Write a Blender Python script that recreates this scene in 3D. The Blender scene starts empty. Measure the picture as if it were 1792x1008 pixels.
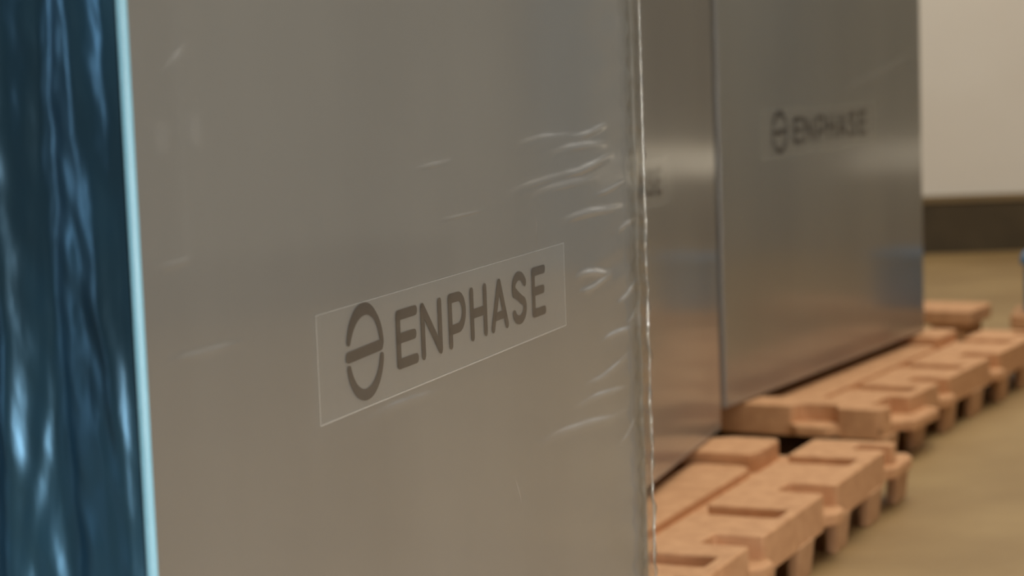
import bpy, bmesh, math, random
import numpy as np
from mathutils import Matrix, Vector, noise

random.seed(4)
D = bpy.data
COL = bpy.context.scene.collection
SC = bpy.context.scene

# ------------------------------------------------------------------ camera
CAM_H = 1.06
PITCH, ROLL = math.radians(6.14), math.radians(2.06)
cam = D.cameras.new('camera')
cam.sensor_width = 36.0
cam.lens = 36.0 * 3655.0 / 1792.0
cam.clip_start = 0.05
cam.clip_end = 100
cam.dof.use_dof = True
cam.dof.focus_distance = 2.2
cam.dof.aperture_fstop = 5.2
co = D.objects.new('camera', cam)
COL.objects.link(co)
Ax = Vector((1, 0, 0))
Bx = Vector((0, math.sin(PITCH), math.cos(PITCH)))
Fw = Vector((0, math.cos(PITCH), -math.sin(PITCH)))
c_, s_ = math.cos(ROLL), math.sin(ROLL)
X = Ax * c_ - Bx * s_
Y = Ax * s_ + Bx * c_
Z = -Fw
co.matrix_world = Matrix(((X.x, Y.x, Z.x, 0), (X.y, Y.y, Z.y, 0), (X.z, Y.z, Z.z, CAM_H), (0, 0, 0, 1)))
SC.camera = co

# ------------------------------------------------------------------ world, lights, exposure
SC.view_settings.view_transform = 'Standard'
SC.view_settings.look = 'None'
SC.view_settings.exposure = 0.0
SC.view_settings.gamma = 1.0
SC.view_settings.use_curve_mapping = False
w = D.worlds.new('world'); SC.world = w
w.use_nodes = True
w.node_tree.nodes['Background'].inputs[0].default_value = (0.75, 0.82, 1.0, 1)
w.node_tree.nodes['Background'].inputs[1].default_value = 0.15


def area(name, loc, target, size, size_y, power, color):
    l = D.lights.new(name, 'AREA'); l.shape = 'RECTANGLE'
    l.size = size; l.size_y = size_y; l.energy = power; l.color = color
    o = D.objects.new(name, l); COL.objects.link(o)
    o.location = loc
    o.rotation_euler = (Vector(target) - Vector(loc)).to_track_quat('-Z', 'Y').to_euler()
    return o


WARM = (1.0, 0.94, 0.83)
area('ceiling_lamp_light', (1.6, 4.4, 4.25), (1.6, 4.4, 0), 2.6, 4.6, 150, WARM)
area('ceiling_lamp_light', (2.6, 8.8, 4.25), (2.6, 9.5, 0), 4.0, 1.6, 122, WARM)
area('ceiling_lamp_light', (1.6, -1.4, 4.25), (1.6, -1.4, 0), 3.0, 1.6, 50, WARM)
area('left_fill_light', (-3.9, 0.7, 1.7), (-0.3, 1.6, 0.9), 1.5, 3.0, 95, (0.62, 0.82, 1.0))  # added cool fill from the left, draws streaks on the blue film
sd = area('crate_fill_light', (3.0, -1.6, 0.60), (-0.5, 2.3, 0.0), 2.0, 1.0, 24, (0.96, 0.98, 1.0))  # added fill light to brighten the nearest crate
sd.data.spread = math.radians(60)

# ------------------------------------------------------------------ materials


def mat(name):
    m = D.materials.new(name); m.use_nodes = True
    return m, m.node_tree, m.node_tree.nodes['Principled BSDF']


def N(nt, t, **kw):
    n = nt.nodes.new(t)
    for k, v in kw.items():
        setattr(n, k, v)
    return n


def noisy(name, c1, c2, scale=8, rough=0.6, bump=0.0, bscale=60, stretch=(1, 1, 1), metallic=0.0, detail=4, lo=0.35, hi=0.65, bdist=0.01, rvar=0.0):
    m, nt, b = mat(name)
    tc = N(nt, 'ShaderNodeTexCoord')
    mp = N(nt, 'ShaderNodeMapping'); mp.inputs['Scale'].default_value = stretch
    nt.links.new(tc.outputs['Object'], mp.inputs['Vector'])
    n1 = N(nt, 'ShaderNodeTexNoise'); n1.inputs['Scale'].default_value = scale; n1.inputs['Detail'].default_value = detail
    nt.links.new(mp.outputs[0], n1.inputs['Vector'])
    r = N(nt, 'ShaderNodeValToRGB')
    r.color_ramp.elements[0].position = lo; r.color_ramp.elements[1].position = hi
    r.color_ramp.elements[0].color = (*c1, 1); r.color_ramp.elements[1].color = (*c2, 1)
    nt.links.new(n1.outputs['Fac'], r.inputs[0])
    nt.links.new(r.outputs[0], b.inputs['Base Color'])
    b.inputs['Roughness'].default_value = rough
    b.inputs['Metallic'].default_value = metallic
    if rvar:
        mr = N(nt, 'ShaderNodeMapRange')
        mr.inputs['To Min'].default_value = rough - rvar; mr.inputs['To Max'].default_value = rough + rvar
        nt.links.new(n1.outputs['Fac'], mr.inputs[0]); nt.links.new(mr.outputs[0], b.inputs['Roughness'])
    if bump:
        n2 = N(nt, 'ShaderNodeTexNoise'); n2.inputs['Scale'].default_value = bscale; n2.inputs['Detail'].default_value = 5
        nt.links.new(mp.outputs[0], n2.inputs['Vector'])
        bp = N(nt, 'ShaderNodeBump'); bp.inputs['Strength'].default_value = bump; bp.inputs['Distance'].default_value = bdist
        nt.links.new(n2.outputs['Fac'], bp.inputs['Height'])
        nt.links.new(bp.outputs[0], b.inputs['Normal'])
    return m


M_FLOOR = noisy('floor_concrete', (0.28, 0.175, 0.068), (0.37, 0.245, 0.104), scale=2.2, rough=0.55, bump=0.15, bscale=30, detail=8)
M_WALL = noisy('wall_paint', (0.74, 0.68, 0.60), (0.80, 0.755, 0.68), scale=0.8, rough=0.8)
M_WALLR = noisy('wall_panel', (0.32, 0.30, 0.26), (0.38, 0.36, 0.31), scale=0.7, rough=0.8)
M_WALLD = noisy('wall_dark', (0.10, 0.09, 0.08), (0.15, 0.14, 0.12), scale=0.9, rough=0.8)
M_CEIL = noisy('ceiling_paint', (0.42, 0.40, 0.36), (0.48, 0.46, 0.42), scale=0.5, rough=0.9)
M_BASE = noisy('baseboard_dark', (0.055, 0.038, 0.018), (0.085, 0.06, 0.03), scale=3, rough=0.55)
M_CAP = noisy('trim_ochre', (0.20, 0.14, 0.07), (0.26, 0.18, 0.09), scale=3, rough=0.6)
M_STRIP = noisy('trim_cream', (0.80, 0.74, 0.62), (0.86, 0.80, 0.68), scale=2, rough=0.7)
M_REFL_BLUE = noisy('reflection_blue', (0.13, 0.20, 0.29), (0.17, 0.25, 0.35), scale=2, rough=0.6)
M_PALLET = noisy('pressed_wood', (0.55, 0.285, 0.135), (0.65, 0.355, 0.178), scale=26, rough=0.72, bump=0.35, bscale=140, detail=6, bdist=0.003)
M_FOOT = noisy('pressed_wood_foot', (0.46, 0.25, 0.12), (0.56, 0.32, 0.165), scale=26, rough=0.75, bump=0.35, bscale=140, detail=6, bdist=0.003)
M_PANEL = noisy('brushed_silver_panel', (0.42, 0.415, 0.395), (0.47, 0.465, 0.44), scale=3.0, stretch=(1, 1, 0.35), rough=0.34, metallic=0.72, rvar=0.05, bump=0.05, bscale=5, bdist=0.01)
M_GAP_SHADE = noisy('gap_shade', (0.05, 0.045, 0.04), (0.07, 0.06, 0.05), rough=0.7)
M_BLUE = noisy('blue_film', (0.03, 0.075, 0.11), (0.055, 0.17, 0.27), scale=5, stretch=(1, 1, 0.3), rough=0.34, metallic=0.55, bump=0.4, bscale=7, bdist=0.03, rvar=0.08)
M_EDGE = noisy('edge_guard', (0.27, 0.56, 0.68), (0.31, 0.60, 0.72), scale=12, rough=0.35)
M_TOTE = noisy('blue_plastic', (0.05, 0.16, 0.32), (0.07, 0.20, 0.38), scale=6, rough=0.45)
M_REFL_DARK = noisy('reflection_dark', (0.15, 0.125, 0.10), (0.19, 0.16, 0.13), scale=2, rough=0.6)
M_REFL_GLOW, _nt, _b = mat('reflection_glow')
_b.inputs['Emission Color'].default_value = (1.0, 0.86, 0.66, 1)
_b.inputs['Emission Strength'].default_value = 0.6  # glows only to be reflected in the crate faces
M_LETTER, _nt, _b = mat('printed_ink')
_b.inputs['Base Color'].default_value = (0.13, 0.105, 0.082, 1)
_b.inputs['Roughness'].default_value = 0.45


def film_mat(name, tint, rough, base_fac, fres, bump=0.0, bscale=30, col=(0.8, 0.8, 0.78), solid=0.0, haze_glint=0.0):
    """clear plastic: mostly see-through, shiny where the surface turns"""
    m = D.materials.new(name); m.use_nodes = True
    nt = m.node_tree; nt.nodes.clear()
    out = N(nt, 'ShaderNodeOutputMaterial')
    tr = N(nt, 'ShaderNodeBsdfTransparent'); tr.inputs[0].default_value = (*tint, 1)
    gl = N(nt, 'ShaderNodeBsdfGlossy'); gl.inputs['Color'].default_value = (*col, 1); gl.inputs['Roughness'].default_value = rough
    df = N(nt, 'ShaderNodeBsdfDiffuse'); df.inputs['Color'].default_value = (*col, 1)
    mg = N(nt, 'ShaderNodeMixShader'); mg.inputs[0].default_value = solid
    nt.links.new(gl.outputs[0], mg.inputs[1]); nt.links.new(df.outputs[0], mg.inputs[2])
    fr = N(nt, 'ShaderNodeLayerWeight'); fr.inputs['Blend'].default_value = 0.5
    pw = N(nt, 'ShaderNodeMath', operation='POWER'); pw.inputs[1].default_value = 4.0
    nt.links.new(fr.outputs['Facing'], pw.inputs[0])
    ma = N(nt, 'ShaderNodeMath', operation='MULTIPLY_ADD'); ma.inputs[1].default_value = fres; ma.inputs[2].default_value = base_fac
    ma.use_clamp = True
    nt.links.new(pw.outputs[0], ma.inputs[0])
    mx = N(nt, 'ShaderNodeMixShader')
    nt.links.new(ma.outputs[0], mx.inputs[0]); nt.links.new(tr.outputs[0], mx.inputs[1]); nt.links.new(mg.outputs[0], mx.inputs[2])
    nt.links.new(mx.outputs[0], out.inputs[0])
    if haze_glint:
        at = N(nt, 'ShaderNodeAttribute'); at.attribute_name = 'milky_glint'
        m2 = N(nt, 'ShaderNodeMath', operation='MULTIPLY_ADD'); m2.inputs[1].default_value = haze_glint; m2.use_clamp = True
        nt.links.new(at.outputs['Fac'], m2.inputs[0]); nt.links.new(ma.outputs[0], m2.inputs[2])
        nt.links.new(m2.outputs[0], mx.inputs[0])
        m3 = N(nt, 'ShaderNodeMath', operation='MULTIPLY_ADD'); m3.inputs[1].default_value = 0.7; m3.inputs[2].default_value = solid; m3.use_clamp = True
        nt.links.new(at.outputs['Fac'], m3.inputs[0]); nt.links.new(m3.outputs[0], mg.inputs[0])
    if bump:
        tc = N(nt, 'ShaderNodeTexCoord')
        n2 = N(nt, 'ShaderNodeTexNoise'); n2.inputs['Scale'].default_value = bscale; n2.inputs['Detail'].default_value = 3
        nt.links.new(tc.outputs['Object'], n2.inputs['Vector'])
        bp = N(nt, 'ShaderNodeBump'); bp.inputs['Strength'].default_value = bump; bp.inputs['Distance'].default_value = 0.005
        nt.links.new(n2.outputs['Fac'], bp.inputs['Height'])
        nt.links.new(bp.outputs[0], gl.inputs['Normal']); nt.links.new(bp.outputs[0], fr.inputs['Normal'])
    return m


M_FILM = film_mat('clear_film', (0.985, 0.985, 0.98), 0.09, 0.045, 1.0, solid=0.12, haze_glint=0.20)
M_FILMF = film_mat('clear_film_far', (0.97, 0.97, 0.96), 0.13, 0.010, 0.9, solid=0.05, haze_glint=0.34)
M_LABEL = film_mat('clear_sticker', (0.98, 0.975, 0.96), 0.30, 0.10, 0.25, bump=0.4, bscale=28, solid=0.5)
M_RIM = film_mat('sticker_rim', (1, 1, 1), 0.15, 0.38, 0.3, col=(0.9, 0.9, 0.86), solid=0.5)
M_SEAM = film_mat('film_seam', (0.82, 0.81, 0.78), 0.16, 0.08, 0.6, bump=0.8, bscale=45, solid=0.15)
M_CORD = film_mat('film_fold_edge', (0.95, 0.95, 0.93), 0.2, 0.55, 0.5, col=(0.95, 0.93, 0.88), solid=0.55)

# ------------------------------------------------------------------ helpers


def obj(name, bm_or_me, m=None, parent=None, smooth=False, bevel=0, seg=2, loc=None, rotz=None):
    if isinstance(bm_or_me, bmesh.types.BMesh):
        me = D.meshes.new(name)
        bmesh.ops.recalc_face_normals(bm_or_me, faces=bm_or_me.faces)
        bm_or_me.to_mesh(me); bm_or_me.free()
    else:
        me = bm_or_me
    o = D.objects.new(name, me); COL.objects.link(o)
    if m and not me.materials:
        me.materials.append(m)
    if smooth:
        for p in me.polygons:
            p.use_smooth = True
    if parent:
        o.parent = parent
    if loc:
        o.location = loc
    if rotz is not None:
        o.rotation_euler = (0, 0, rotz)
    if bevel:
        b = o.modifiers.new('bevel', 'BEVEL'); b.width = bevel; b.segments = seg; b.limit_method = 'ANGLE'; b.angle_limit = math.radians(40)
        for p in me.polygons:
            p.use_smooth = True
        b.harden_normals = True
    return o


def thing(name, label, cat, loc=(0, 0, 0), rotz=0, group=None):
    o = D.objects.new(name, None); COL.objects.link(o)
    o.empty_display_size = 0.1
    o.location = loc; o.rotation_euler = (0, 0, rotz)
    o['label'] = label; o['category'] = cat
    if group:
        o['group'] = group
    return o


def struct(o):
    o['kind'] = 'structure'
    return o


def bx(bm, x0, x1, y0, y1, z0, z1):
    vs = [bm.verts.new(p) for p in ((x0, y0, z0), (x1, y0, z0), (x1, y1, z0), (x0, y1, z0), (x0, y0, z1), (x1, y0, z1), (x1, y1, z1), (x0, y1, z1))]
    for f in ((0, 3, 2, 1), (4, 5, 6, 7), (0, 1, 5, 4), (1, 2, 6, 5), (2, 3, 7, 6), (3, 0, 4, 7)):
        bm.faces.new([vs[i] for i in f])
    return bm


def fillet(pts, r, n=4):
    """round the corners of a closed polygon; r may be one radius or one per corner"""
    out = []
    L = len(pts)
    for i in range(L):
        p = Vector(pts[i][:2]); a = Vector(pts[i - 1][:2]); b = Vector(pts[(i + 1) % L][:2])
        ri = pts[i][2] if len(pts[i]) > 2 else r
        u, v = (a - p), (b - p)
        k = min(ri, u.length * 0.48, v.length * 0.48)
        if k < 1e-5:
            out.append(p.copy()); continue
        p0 = p + u.normalized() * k; p1 = p + v.normalized() * k
        for j in range(n + 1):
            t = j / n
            out.append(p0 * (1 - t) ** 2 + p * 2 * t * (1 - t) + p1 * t * t)
    return out


def prism(bm, pts, z0, z1):
    lo = [bm.verts.new((p[0], p[1], z0)) for p in pts]
    hi = [bm.verts.new((p[0], p[1], z1)) for p in pts]
    n = len(pts)
    bm.faces.new(hi); bm.faces.new(lo[::-1])
    for i in range(n):
        bm.faces.new((lo[i], lo[(i + 1) % n], hi[(i + 1) % n], hi[i]))
    return bm


# ------------------------------------------------------------------ room
XL, XR, YB, YF, CZ = -4.0, 5.2, -4.0, 10.8, 4.3
struct(obj('floor', bx(bmesh.new(), XL - .1, XR + .1, YB - .1, YF + .1, -.1, 0), M_FLOOR))
struct(obj('ceiling', bx(bmesh.new(), XL - .1, XR + .1, YB - .1, YF + .1, CZ, CZ + .1), M_CEIL))
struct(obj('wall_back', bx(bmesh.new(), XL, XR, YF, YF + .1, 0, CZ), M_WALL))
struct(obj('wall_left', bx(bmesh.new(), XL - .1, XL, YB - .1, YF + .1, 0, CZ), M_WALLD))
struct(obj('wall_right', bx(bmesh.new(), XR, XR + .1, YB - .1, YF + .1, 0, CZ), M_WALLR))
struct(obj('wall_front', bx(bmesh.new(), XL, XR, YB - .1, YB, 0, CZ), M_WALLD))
struct(obj('baseboard_back', bx(bmesh.new(), XL, XR - .03, YF - .03, YF, 0, .262), M_BASE, bevel=.004))
struct(obj('trim_1', bx(bmesh.new(), XL, XR - .03, YF - .04, YF, .262, .30), M_CAP, bevel=.006))
struct(obj('baseboard_right', bx(bmesh.new(), XR - .03, XR, YB, 8.0, 0, .262), M_BASE, bevel=.004))
struct(obj('reflection_panel_1', bx(bmesh.new(), XR - .05, XR - .001, 8.72, 9.22, .0, 3.0), M_REFL_BLUE, bevel=.006))  # unseen blue panel added for a bluish reflection in the crates
struct(obj('reflection_panel_2', bx(bmesh.new(), 3.35, 4.95, YF - .06, YF - .001, .0, 3.2), M_REFL_DARK, bevel=.006))  # unseen dark panel added to darken the middle crate's reflection
# glowing strips added out of view to put a bright band in crate reflections
wf = bmesh.new()
bx(wf, XR - .03, XR - .001, 9.50, 10.70, .37, .40); bx(wf, XR - .03, XR - .001, 9.50, 10.70, .55, .58)
w1 = struct(obj('reflection_strip_1', wf, M_STRIP))
obj('glow_face', bx(bmesh.new(), XR - .02, XR - .005, 9.50, 10.70, .40, .55), M_REFL_GLOW, w1)
wf = bmesh.new()
bx(wf, 3.5, 4.9, YF - .10, YF - .061, .38, .41); bx(wf, 3.5, 4.9, YF - .10, YF - .061, .55, .58)
w2 = struct(obj('reflection_strip_2', wf, M_STRIP))
obj('glow_face', bx(bmesh.new(), 3.5, 4.9, YF - .08, YF - .062, .41, .55), M_REFL_GLOW, w2)

# ------------------------------------------------------------------ pallets
PL = 1.56   # deck length; x runs along the long side, y inward from the long side that shows


def pallet(label, loc, rotz):
    t = thing('pressed_wood_pallet', label, 'pallet', loc, rotz)
    W = 1.2
    # lower skirt with lips standing out at the open notches
    lips = [(0.10, 0.36, .046), (0.47, 0.58, .022), (0.96, 1.07, .022), (1.46, 1.665, .018)]
    pts = [(.004, .004)]
    for a, b, o in lips:
        pts += [(a, .004), (a + .03, -o), (b - .03, -o), (b, .004)]
    pts += [(1.665, .004), (1.665, .16), (1.57, .18), (1.57, W), (.004, W), (.004, .25), (-.034, .225), (-.034, .135), (.004, .115)]
    sk = bmesh.new(); prism(sk, fillet(pts, .014), .078, .104)
    obj('skirt', sk, M_PALLET, t, bevel=.004)
    # main deck: serpentine side band joined to the cross rim
    P = []
    P += [(0, 0, .03), (.075, 0, .012), (.075, .06), (.225, .06), (.225, 0)]
    for a, b, v in ((.475, .560, .10), (.965, 1.055, .105)):
        P += [(a, 0), (a, v), (b, v), (b, 0)]
    P += [(1.455, 0), (1.455, .08), (1.52, .08), (1.52, 0), (1.56, 0)]
    P += [(1.56, .20)]
    for a, b, v in ((1.265, 1.350, .035), (.715, .800, .025), (.300, .385, .03)):
        P += [(b, .20), (b, v), (a, v), (a, .20)]
    P += [(.135, .20, .02), (.135, .285, .02), (.11, .45, .02), (0, .45), (0, .245), (.05, .232, .03), (.05, .135, .03), (0, .122)]
    dk = bmesh.new(); prism(dk, fillet(P, .011), .070, .150)
    # raised inner block at the far end, and bearer plates under the load
    prism(dk, fillet([(1.345, .275, .03), (1.545, .275, .03), (1.545, .395), (1.49, .47), (1.345, .47)], .02), .100, .150)
    prism(dk, fillet([(.0, .52), (.22, .52), (.22, 1.19), (.0, 1.19)], .02), .100, .150)
    prism(dk, fillet([(.62, .52), (.90, .52), (.90, 1.19), (.62, 1.19)], .02), .100, .150)
    prism(dk, fillet([(1.30, .52), (1.56, .52), (1.56, 1.19), (1.30, 1.19)], .02), .100, .150)
    obj('deck', dk, M_PALLET, t, bevel=.0045)
    pk = bmesh.new()
    prism(pk, fillet([(.155, .275, .02), (1.335, .275, .05), (1.335, .425, .02), (.155, .425, .02)], .02), .098, .124)
    obj('inner_plank', pk, M_PALLET, t, bevel=.006)
    fb = bmesh.new()
    r = fillet([(-.055, 0), (.055, 0), (.055, .030), (-.055, .030)], .012)
    r2 = [(p.x * .86, .008 + p.y * .88) for p in r]
    lo = [fb.verts.new((p[0], p[1], 0)) for p in r2]; hi = [fb.verts.new((p.x, p.y, .078)) for p in r]
    fb.faces.new(hi); fb.faces.new(lo[::-1])
    for i in range(len(r)):
        fb.faces.new((lo[i], lo[(i + 1) % len(r)], hi[(i + 1) % len(r)], hi[i]))
    first = None
    for v in (-.004, .62, 1.12):
        for u in (.065, .30, .57, .83, 1.10, 1.365, 1.61):
            if first is None:
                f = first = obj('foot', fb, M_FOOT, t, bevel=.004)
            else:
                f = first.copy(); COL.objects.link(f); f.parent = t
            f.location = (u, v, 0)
    return t


def frame(px, py, theta):   # origin + heading (degrees right of +Y)
    return (px, py, 0), math.radians(90 - theta)


l, r = frame(.08, 1.318, 20); pallet('tan pressed-wood pallet under the nearest silver crate', l, r)
l, r = frame(.225, 3.385, 24.97); pallet('tan pressed-wood pallet with notched edge under the middle silver crate', l, r)
l, r = frame(.929, 5.24, 29.25); pallet('tan pressed-wood pallet under the farthest silver crate, reaching the right edge', l, r)


def block(label, loc, rotz, W):
    t = thing('wooden_block_pallet', label, 'pallet', loc, rotz)
    b = bmesh.new(); bx(b, 0, .26, 0, W, .095, .15)
    obj('deck', b, M_PALLET, t, bevel=.01)
    first = None
    for v in (.03, W - .15):
        fb = bmesh.new(); bx(fb, .02, .24, 0, .12, 0, .097)
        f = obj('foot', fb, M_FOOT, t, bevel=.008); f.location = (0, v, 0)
    return t


block('small low tan wooden pallet on the floor just past the farthest silver crate', (1.585, 7.18, 0), math.radians(61), .50)
block('small low tan wooden pallet at the right edge carrying a blue tote', (2.45, 6.80, 0), math.radians(72), .80)

tt = thing('storage_tote', 'blue plastic tote at the right edge, standing on a low wooden pallet', 'tote', (1.742, 7.06, .15), math.radians(-18))
b = bmesh.new(); bx(b, 0, .24, 0, .20, 0, .165)
obj('body', b, M_TOTE, tt, bevel=.012)
b = bmesh.new(); bx(b, -.012, .252, -.01, .21, .165, .20)
obj('lid', b, M_TOTE, tt, bevel=.008)

# ------------------------------------------------------------------ silver crates
# crate frame: x along the wide face from its near edge, y into the crate, z up from the floor


def grid_mesh(name, xs, zs, yf):
    verts = []; nx, nz = len(xs), len(zs)
    XX, ZZ = np.meshgrid(xs, zs)
    YY = yf(XX, ZZ)
    co3 = np.stack([XX, YY, ZZ], -1).reshape(-1, 3)
    idx = np.arange(nx * nz).reshape(nz, nx)
    q = np.stack([idx[:-1, :-1], idx[:-1, 1:], idx[1:, 1:], idx[1:, :-1]], -1).reshape(-1, 4)
    me = D.meshes.new(name)
    me.from_pydata(co3.tolist(), [], q.tolist())
    me.update()
    for p in me.polygons:
        p.use_smooth = True
    return me


def smooth_noise(X, Z, sx, sz, seed):
    rs = np.random.RandomState(seed); out = 0
    for k in range(9):
        a, b_, ph = rs.normal() * sx, rs.normal() * sz, rs.rand() * 6.28
        out = out + np.sin(a * X + b_ * Z + ph)
    return out / 9


CREASE = [  # x0, z0, x1, z1, width, height, bow
    (.60, .903, .76, .9045, .0016, .0012, 0),
    (.905, .885, .907, .842, .0014, .0012, 0),
    (.84, .966, 1.06, .974, .006, .0014, .003), (1.02, .969, 1.21, .975, .006, .0018, -.003),
    (.96, .950, 1.20, .957, .007, .0019, .003), (.80, .914, 1.06, .928, .006, .0012, .002),
    (.98, .925, 1.22, .934, .007, .0022, -.003), (.88, .905, 1.16, .915, .007, .0012, .003),
    (.99, .868, 1.27, .870, .007, .0019, .003), (1.12, .892, 1.28, .900, .004, .0015, -.002),
    (1.04, .795, 1.20, .790, .006, .0026, .004), (1.05, .778, 1.20, .782, .005, .0020, -.003),
    (1.21, .744, 1.315, .764, .005, .0027, -.003), (1.255, .712, 1.32, .735, .004, .0024, -.002),
    (1.13, .702, 1.29, .708, .005, .0023, .003), (1.06, .660, 1.28, .668, .006, .0018, -.004),
    (.88, .618, 1.24, .600, .007, .0018, .004), (1.02, .636, 1.27, .632, .006, .0017, .004),
    (1.20, .560, 1.29, .580, .004, .0016, -.003), (1.22, .835, 1.31, .85, .004, .0018, .002),
    (.54, .959, .66, .962, .004, .0012, 0), (.40, .730, .60, .733, .006, .0012, .003),
    (.80, .60, .825, .56, .003, .0010, 0), (.03, .841, .17, .839, .004, .0013, 0),
    (.03, .914, .09, .916, .004, .0012, 0), (.05, 1.06, .10, 1.085, .006, .0016, 0),
]


def crease_field(Xg, Zg):  # second field: milky film whitened along creases in place of highlights
    tot = 0; milk_glint = 0
    for x0, z0, x1, z1, wd, ht, bow in CREASE:
        dx, dz = x1 - x0, z1 - z0; L = math.hypot(dx, dz)
        t = ((Xg - x0) * dx + (Zg - z0) * dz) / L / L
        e = (-(Xg - x0) * dz + (Zg - z0) * dx) / L
        e = e - bow * np.sin(np.clip(t, 0, 1) * 3.1416 * 1.5)
        env = np.sin(np.pi * np.clip(t, 0, 1)) ** 1.3
        w_ = wd * .62
        g = env * np.exp(-(e / w_) ** 2)
        g2 = env * np.exp(-((e - w_ * .9) / (w_ * .55)) ** 2)
        vary = .45 + .55 * np.abs(np.sin(t * 9 + x0 * 40 + e * 300))
        tot = tot + ht * g
        milk_glint = np.maximum(milk_glint, np.minimum(1, ht / .0026) * (g2 * vary + .25 * g))
    return tot, milk_glint


def film_height(Xg, Zg):
    h = 0.0006 * smooth_noise(Xg, Zg, 14, 20, 3)
    right = 1 / (1 + np.exp(-(Xg - 1.12) / .05))
    h = h + right * 0.0012 * smooth_noise(Xg, Zg, 26, 95, 5)
    h = h + crease_field(Xg, Zg)[0]
    # two square tabs of tape showing under the film near the left edge
    for cx, cz in ((.045, 1.012), (.098, 1.016)):
        h = h + .0012 * np.exp(-((Xg - cx) / .013) ** 4 - ((Zg - cz) / .014) ** 4)
    return -(0.0019 + np.clip(.42 * h, -.0005, .006))


def film_milky_glint(Xg, Zg):  # milky film plus painted crease highlights
    m = crease_field(Xg, Zg)[1]
    for cx, cz in ((.045, 1.012), (.098, 1.016)):
        m = m + .22 * np.exp(-((Xg - cx) / .012) ** 4 - ((Zg - cz) / .013) ** 4)
    m = m + .10 * np.exp(-((Xg - .078) / .006) ** 2) * (Zg > .9)
    # whiter and uneven close to the far edge
    right = 1 / (1 + np.exp(-(Xg - 1.20) / .03))
    m = m + .16 * right * (0.5 + smooth_noise(Xg, Zg, 30, 70, 15))
    # uneven whiter patch at the sticker's lower left
    m = m + .16 * np.exp(-((Xg - .36) / .10) ** 4 - ((Zg - .748) / .022) ** 2) * (0.6 + smooth_noise(Xg, Zg, 60, 90, 31))
    return np.clip(m, 0, 1)


FILM_FRONT = None


def strokes_mesh(name, strokes, y0, y1):
    """flat rounded strokes in the x-z plane; each stroke = (points, half widths)"""
    bm = bmesh.new()
    for pts, hw in strokes:
        pts = [Vector(p) for p in pts]
        if not isinstance(hw, (list, tuple)):
            hw = [hw] * len(pts)
        left, rightp = [], []
        n = len(pts)
        for i, p in enumerate(pts):
            a = pts[max(0, i - 1)]; b_ = pts[min(n - 1, i + 1)]
            tdir = (b_ - a).normalized(); nn = Vector((-tdir.y, tdir.x))
            if 0 < i < n - 1:
                d0 = (pts[i] - pts[i - 1]).normalized(); k = 1 / max(.5, nn.dot(Vector((-d0.y, d0.x))))
            else:
                k = 1
            left.append(p + nn * hw[i] * k); rightp.append(p - nn * hw[i] * k)
        t0 = (pts[0] - pts[1]).normalized(); t1 = (pts[-1] - pts[-2]).normalized()

        def cap(c, td, h):
            nn = Vector((-td.y, td.x))
            return [c + nn * h * math.cos(a) + td * h * math.sin(a) for a in [math.pi * j / 6 for j in range(1, 6)]]
        poly = left + cap(pts[-1], t1, hw[-1]) + rightp[::-1] + cap(pts[0], t0, hw[0])
        fr = [bm.verts.new((p.x, y1, p.y)) for p in poly]
        n_ = n
        # quads along the stroke, fans for caps
        Lf = fr[:n_]; c1 = fr[n_:n_ + 5]; Rf = fr[n_ + 5:n_ + 5 + n_][::-1]; c0 = fr[n_ + 5 + n_:]
        for i in range(n_ - 1):
            bm.faces.new((Lf[i], Lf[i + 1], Rf[i + 1], Rf[i]))
        bm.faces.new([Lf[-1]] + c1 + [Rf[-1]])
        bm.faces.new([Rf[0]] + c0 + [Lf[0]])
    bmesh.ops.solidify(bm, geom=bm.faces[:], thickness=y0 - y1)
    return bm


def arc(cx, cz, rx, rz, a0, a1, n=18):
    return [(cx + rx * math.cos(math.radians(a0 + (a1 - a0) * i / n)), cz + rz * math.sin(math.radians(a0 + (a1 - a0) * i / n))) for i in range(n + 1)]


Z0, Z1 = .772, .820     # stroke centre lines, bottom and top of the capitals
ZM = (Z0 + Z1) / 2
H_ = .0050
YL = -.0012


def e_strokes(x0, x1, lip=0):
    return [([(x0, Z0), (x0, Z1)], H_), ([(x0, Z1), (x1, Z1)], H_), ([(x0, ZM + .001), (x1 - .004, ZM + .001)], H_), ([(x0, Z0), (x1, Z0)], H_)]


GLYPHS = {
    'E1': e_strokes(.491, .535),
    'N': [([(.554, Z0), (.554, Z1)], H_), ([(.554, Z1), (.600, Z0)], H_), ([(.600, Z0), (.600, Z1)], H_)],
    'P': [([(.629, Z0), (.629, Z1)], H_), ([(.629, Z1), (.650, Z1)] + arc(.652, .8035, .0165, .0165, 88, -88, 12) + [(.650, .787), (.629, .787)], H_)],
    'H': [([(.692, Z0), (.692, Z1)], H_), ([(.732, Z0), (.732, Z1)], H_), ([(.692, ZM), (.732, ZM)], H_)],
    'A': [([(.755, Z0), (.777, Z1)], H_), ([(.777, Z1), (.799, Z0)], H_), ([(.762, .784), (.793, .784)], H_ * .9)],
    'S': [([(.861, .812)] + arc(.842, .8085, .018, .0125, 35, 200, 12) + [(.836, .7995), (.850, .793)] + arc(.842, .7835, .0185, .0125, 35, -160, 14), H_)],
    'E2': e_strokes(.891, .928),
}
LOGO = [
    (arc(.411, .796, .0395, .0405, 160, 6, 24), [.0040 + .0022 * math.sin(math.pi * min(1, i / 17)) ** .8 for i in range(25)]),
    ([(.372, .7955), (.4475, .7975)], .0052),
    (arc(.411, .796, .0395, .0405, 197, 346, 24), [.0042 + .0012 * math.sin(math.pi * i / 24) for i in range(25)]),
]


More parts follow.
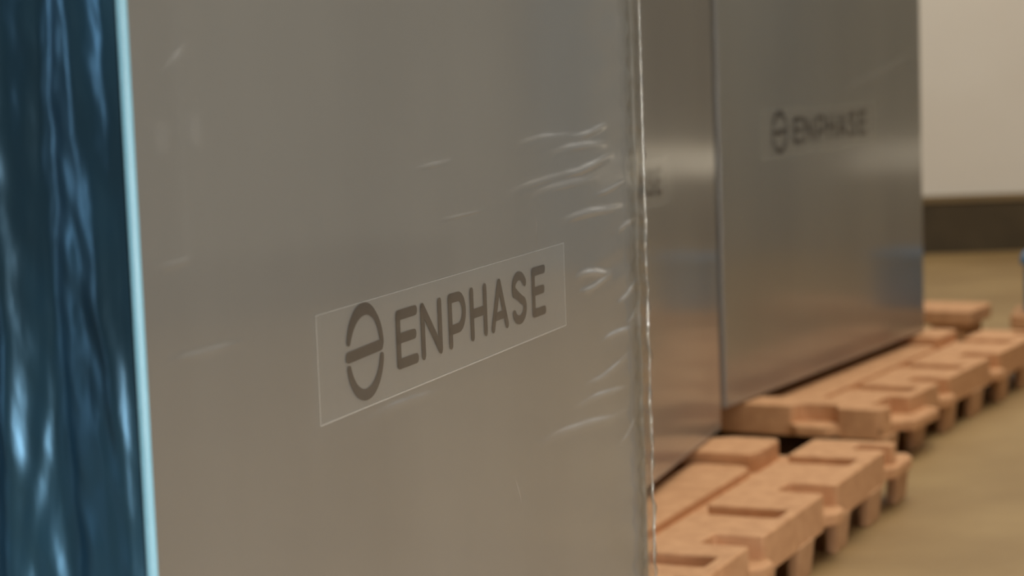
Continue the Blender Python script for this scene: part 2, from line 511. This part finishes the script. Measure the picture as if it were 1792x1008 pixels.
def make_label(parent, scale=1.0, offset=(0, 0, 0)):
    """clear sticker > rim, logo, each capital"""
    x0, x1, z0, z1 = .306, 1.004, .7437, .8432
    n = 60
    me = grid_mesh('label', np.linspace(x0, x1, n * 3), np.linspace(z0, z1, n),
                   lambda A, B: -.0008 - .00015 * smooth_noise(A, B, 40, 60, 11))
    lb = obj('label', me, M_LABEL, parent)
    lb['label'] = 'clear rectangular sticker with dark lettering'
    rm = bmesh.new()
    yb = -.0011
    e = .0006
    bx(rm, x0, x1, yb - .0002, yb, z0 - e, z0 + e * 1.2); bx(rm, x0, x1, yb - .0002, yb, z1 - e * .5, z1 + e * .5)
    bx(rm, x0 - e, x0 + e, yb - .0002, yb, z0, z1); bx(rm, x1 - e, x1 + e, yb - .0002, yb, z0, z1)
    obj('label_rim', rm, M_RIM, lb)
    lg = obj('logo', strokes_mesh('logo', LOGO, YL, YL - .0001), M_LETTER, lb)
    lg['label'] = 'round dark logo crossed by a bar'
    for k, st in GLYPHS.items():
        o = obj('letter', strokes_mesh('letter', st, YL, YL - .0001), M_LETTER, lb)
    if scale != 1.0 or offset != (0, 0, 0):
        lb.scale = (scale, 1, scale)
        lb.location = offset
    return lb


def crate(label, loc, rotz, L, W, top, film_x0=0.0):
    t = thing('silver_crate', label, 'crate', loc, rotz)
    b = bmesh.new(); bx(b, 0, L, 0, W, .155, top)
    obj('crate_body', b, M_PANEL, t, bevel=.004, seg=3)
    b = bmesh.new(); bx(b, .03, L - .03, .12, W - .02, .150, .158)  # inset base, coloured dark for the shade in the gap
    obj('base_plate', b, M_GAP_SHADE, t)
    return t


# nearest crate ------------------------------------------------------
loc, rot = frame(-.281, 1.556, 20)
c1 = crate('large silver film-wrapped crate nearest the camera, blue film on its end', loc, rot, 1.33, .8, 1.62)
xs = np.concatenate([np.linspace(.004, .8, 200)[:-1], np.linspace(.8, 1.328, 230)])
zs = np.concatenate([np.linspace(.17, .45, 40)[:-1], np.linspace(.45, 1.15, 420)[:-1], np.linspace(1.15, 1.60, 40)])
FILM_FRONT = grid_mesh('clear_film', xs, zs, film_height)
MX, MZ = np.meshgrid(xs, zs)
att = FILM_FRONT.attributes.new('milky_glint', 'FLOAT', 'POINT')
att.data.foreach_set('value', film_milky_glint(MX, MZ).reshape(-1).astype(np.float32))
o = obj('clear_film', FILM_FRONT, M_FILM, c1)
o['label'] = 'clear shrink film creased beside the far edge'
make_label(c1)

# folded seam of the film down the far edge: a flattened ribbon with a wavy border and a shiny cord-like fold
zz = np.linspace(.17, 1.60, 360)


def seam_w(z):
    low = 1 / (1 + math.exp((z - .86) / .02))
    wob = .004 * math.sin(z * 61) + .002 * math.sin(z * 143 + 1) + .001 * math.sin(z * 260 + 2)
    return wob * low


bm = bmesh.new()
rows = []
for z in zz:
    wv = seam_w(z)
    xl = 1.278 + .4 * wv
    row = []
    for k, (fx, fy) in enumerate(((0, -.006), (.2, -.012), (.45, -.0105), (.7, -.0135), (.9, -.0115), (1.0, -.008))):
        xw = xl + (1.333 + wv * .6 - xl) * fx
        row.append(bm.verts.new((xw, fy + .0014 * math.sin(z * 90 + k * 2.1) + .0012 * math.sin(z * 210 + k), z)))
    rows.append(row)
for a, b_ in zip(rows[:-1], rows[1:]):
    for k in range(len(a) - 1):
        bm.faces.new((a[k], a[k + 1], b_[k + 1], b_[k]))
o = obj('film_seam', bm, M_SEAM, c1, smooth=True)
bm = bmesh.new()
prev = None
for z in np.linspace(.17, 1.60, 300):
    wv = seam_w(z)
    cx, cy = 1.3345 + wv * .6, -.0075
    r = .0016 + (.0006 * math.sin(z * 47) if z < .9 else 0)
    ring = [bm.verts.new((cx + r * math.cos(a), cy + r * math.sin(a), z)) for a in [k * math.pi / 4 for k in range(8)]]
    if prev:
        for k in range(8):
            bm.faces.new((prev[k], prev[(k + 1) % 8], ring[(k + 1) % 8], ring[k]))
    prev = ring
obj('film_fold', bm, M_CORD, c1, smooth=True)

# pale cyan edge guard on the near edge
bm = bmesh.new()
prev = None
for z in (.158, 1.61):
    ring = []
    for k in range(17):
        a = math.radians(180 + 90 * k / 16 - 0)
        ring.append(bm.verts.new((.0025 + .0062 * math.cos(a), .0025 + .0062 * math.sin(a), z)))
    ring.append(bm.verts.new((.0025, .0, z))); ring.append(bm.verts.new((0, .0025, z)))
    if prev:
        n = len(ring)
        for k in range(n):
            bm.faces.new((prev[k], prev[(k + 1) % n], ring[(k + 1) % n], ring[k]))
    prev = ring
o = obj('edge_guard', bm, M_EDGE, c1)
o['label'] = 'narrow pale cyan strip down the near edge'
for p in o.data.polygons:
    p.use_smooth = len(p.vertices) == 4

# blue film gathered in upright folds over the near end
ys = np.linspace(.003, .55, 220)
zs = np.linspace(.16, 1.60, 420)


def folds(Yg, Zg):
    s = Yg
    grow = np.clip((s - .003) / .010, 0, 1)

    def ridge(c, w, a):
        return a * np.exp(-((s - c) / w) ** 2)
    h = ridge(.021 + .068 * (Zg - .85) + .002 * np.sin(Zg * 37), .0085, .0016 + .0042 * np.exp(-((Zg - .86) / .10) ** 2))
    h = h + ridge(.034 + .03 * (Zg - .85), .006, .0014)
    h = h - ridge(.066 + .006 * np.sin(Zg * 9), .012, .008)
    h = h + ridge(.086 - .10 * (Zg - .80) + .004 * np.sin(Zg * 21), .005, .0022)
    h = h + ridge(.112 + .004 * np.sin(Zg * 13), .012, .010)
    h = h + ridge(.080 + .26 * (Zg - .68), .010, .0030) * (Zg < .86)
    h = h + ridge(.150, .014, .012) + ridge(.20, .02, .014) + ridge(.27, .02, .012) + ridge(.34, .02, .014) + ridge(.43, .03, .014)
    h = h + .0011 * smooth_noise(s, Zg, 150, 16, 21) * 3 + .0007 * smooth_noise(s, Zg, 110, 50, 8) * 3
    return -(0.0045 + grow * (.003 + np.clip(h, -.006, .03)))


YYg, ZZg = np.meshgrid(ys, zs)
XXg = folds(YYg, ZZg)
co3 = np.stack([XXg, YYg, ZZg], -1).reshape(-1, 3)
idx = np.arange(len(ys) * len(zs)).reshape(len(zs), len(ys))
q = np.stack([idx[:-1, :-1], idx[1:, :-1], idx[1:, 1:], idx[:-1, 1:]], -1).reshape(-1, 4)
me = D.meshes.new('blue_film'); me.from_pydata(co3.tolist(), [], q.tolist()); me.update()
o = obj('blue_film', me, M_BLUE, c1, smooth=True)
o['label'] = 'dark blue plastic film in upright folds'

# middle crate --------------------------------------------------------
th = 18.6; L2 = 1.40
d = (math.sin(math.radians(th)), math.cos(math.radians(th)))
loc, rot = frame(.497 - L2 * d[0], 5.02 - L2 * d[1], th)
c2 = crate('silver film-wrapped crate in the middle, mostly hidden behind the nearest crate', loc, rot, L2, .75, 1.66)
xs = np.linspace(.003, 1.328, 120); zs = np.linspace(.17, 1.60, 150)
def far_film(streak):
    line = lambda a, b: np.exp(-((b - (.943 + .178 * (a - .716))) / .010) ** 2) * np.sin(np.pi * np.clip((a - .68) / .66, 0, 1)) * streak
    me = grid_mesh('clear_film', xs, zs, lambda a, b: -(.0019 + .0005 * smooth_noise(a, b, 10, 14, 3) + .0015 * line(a, b)))
    MX, MZ = np.meshgrid(xs, zs)
    at_ = me.attributes.new('milky_glint', 'FLOAT', 'POINT')
    at_.data.foreach_set('value', (.30 * line(MX, MZ)).reshape(-1).astype(np.float32))  # light streak painted as whiter film along the ridge
    return me


o = obj('clear_film', far_film(0), M_FILMF, c2); o.scale = (L2 / 1.33, 1, 1)
# capitals end .52 m before the far edge
make_label(c2, 1.0, (L2 - .52 - .933, 0, 0))

# farthest crate -------------------------------------------------------
th = 30.1; L3 = 1.56
d = (math.sin(math.radians(th)), math.cos(math.radians(th)))
loc, rot = frame(1.322 - L3 * d[0], 6.668 - L3 * d[1], th)
c3 = crate('silver film-wrapped crate farthest away, in front of the cream wall', loc, rot, L3, .78, 1.66)
o = obj('clear_film', far_film(1), M_FILMF, c3); o.scale = (L3 / 1.33, 1, 1)
k3 = 1.27
make_label(c3, k3, (L3 - .50 - .933 * k3, 0, .848 - .796 * k3))
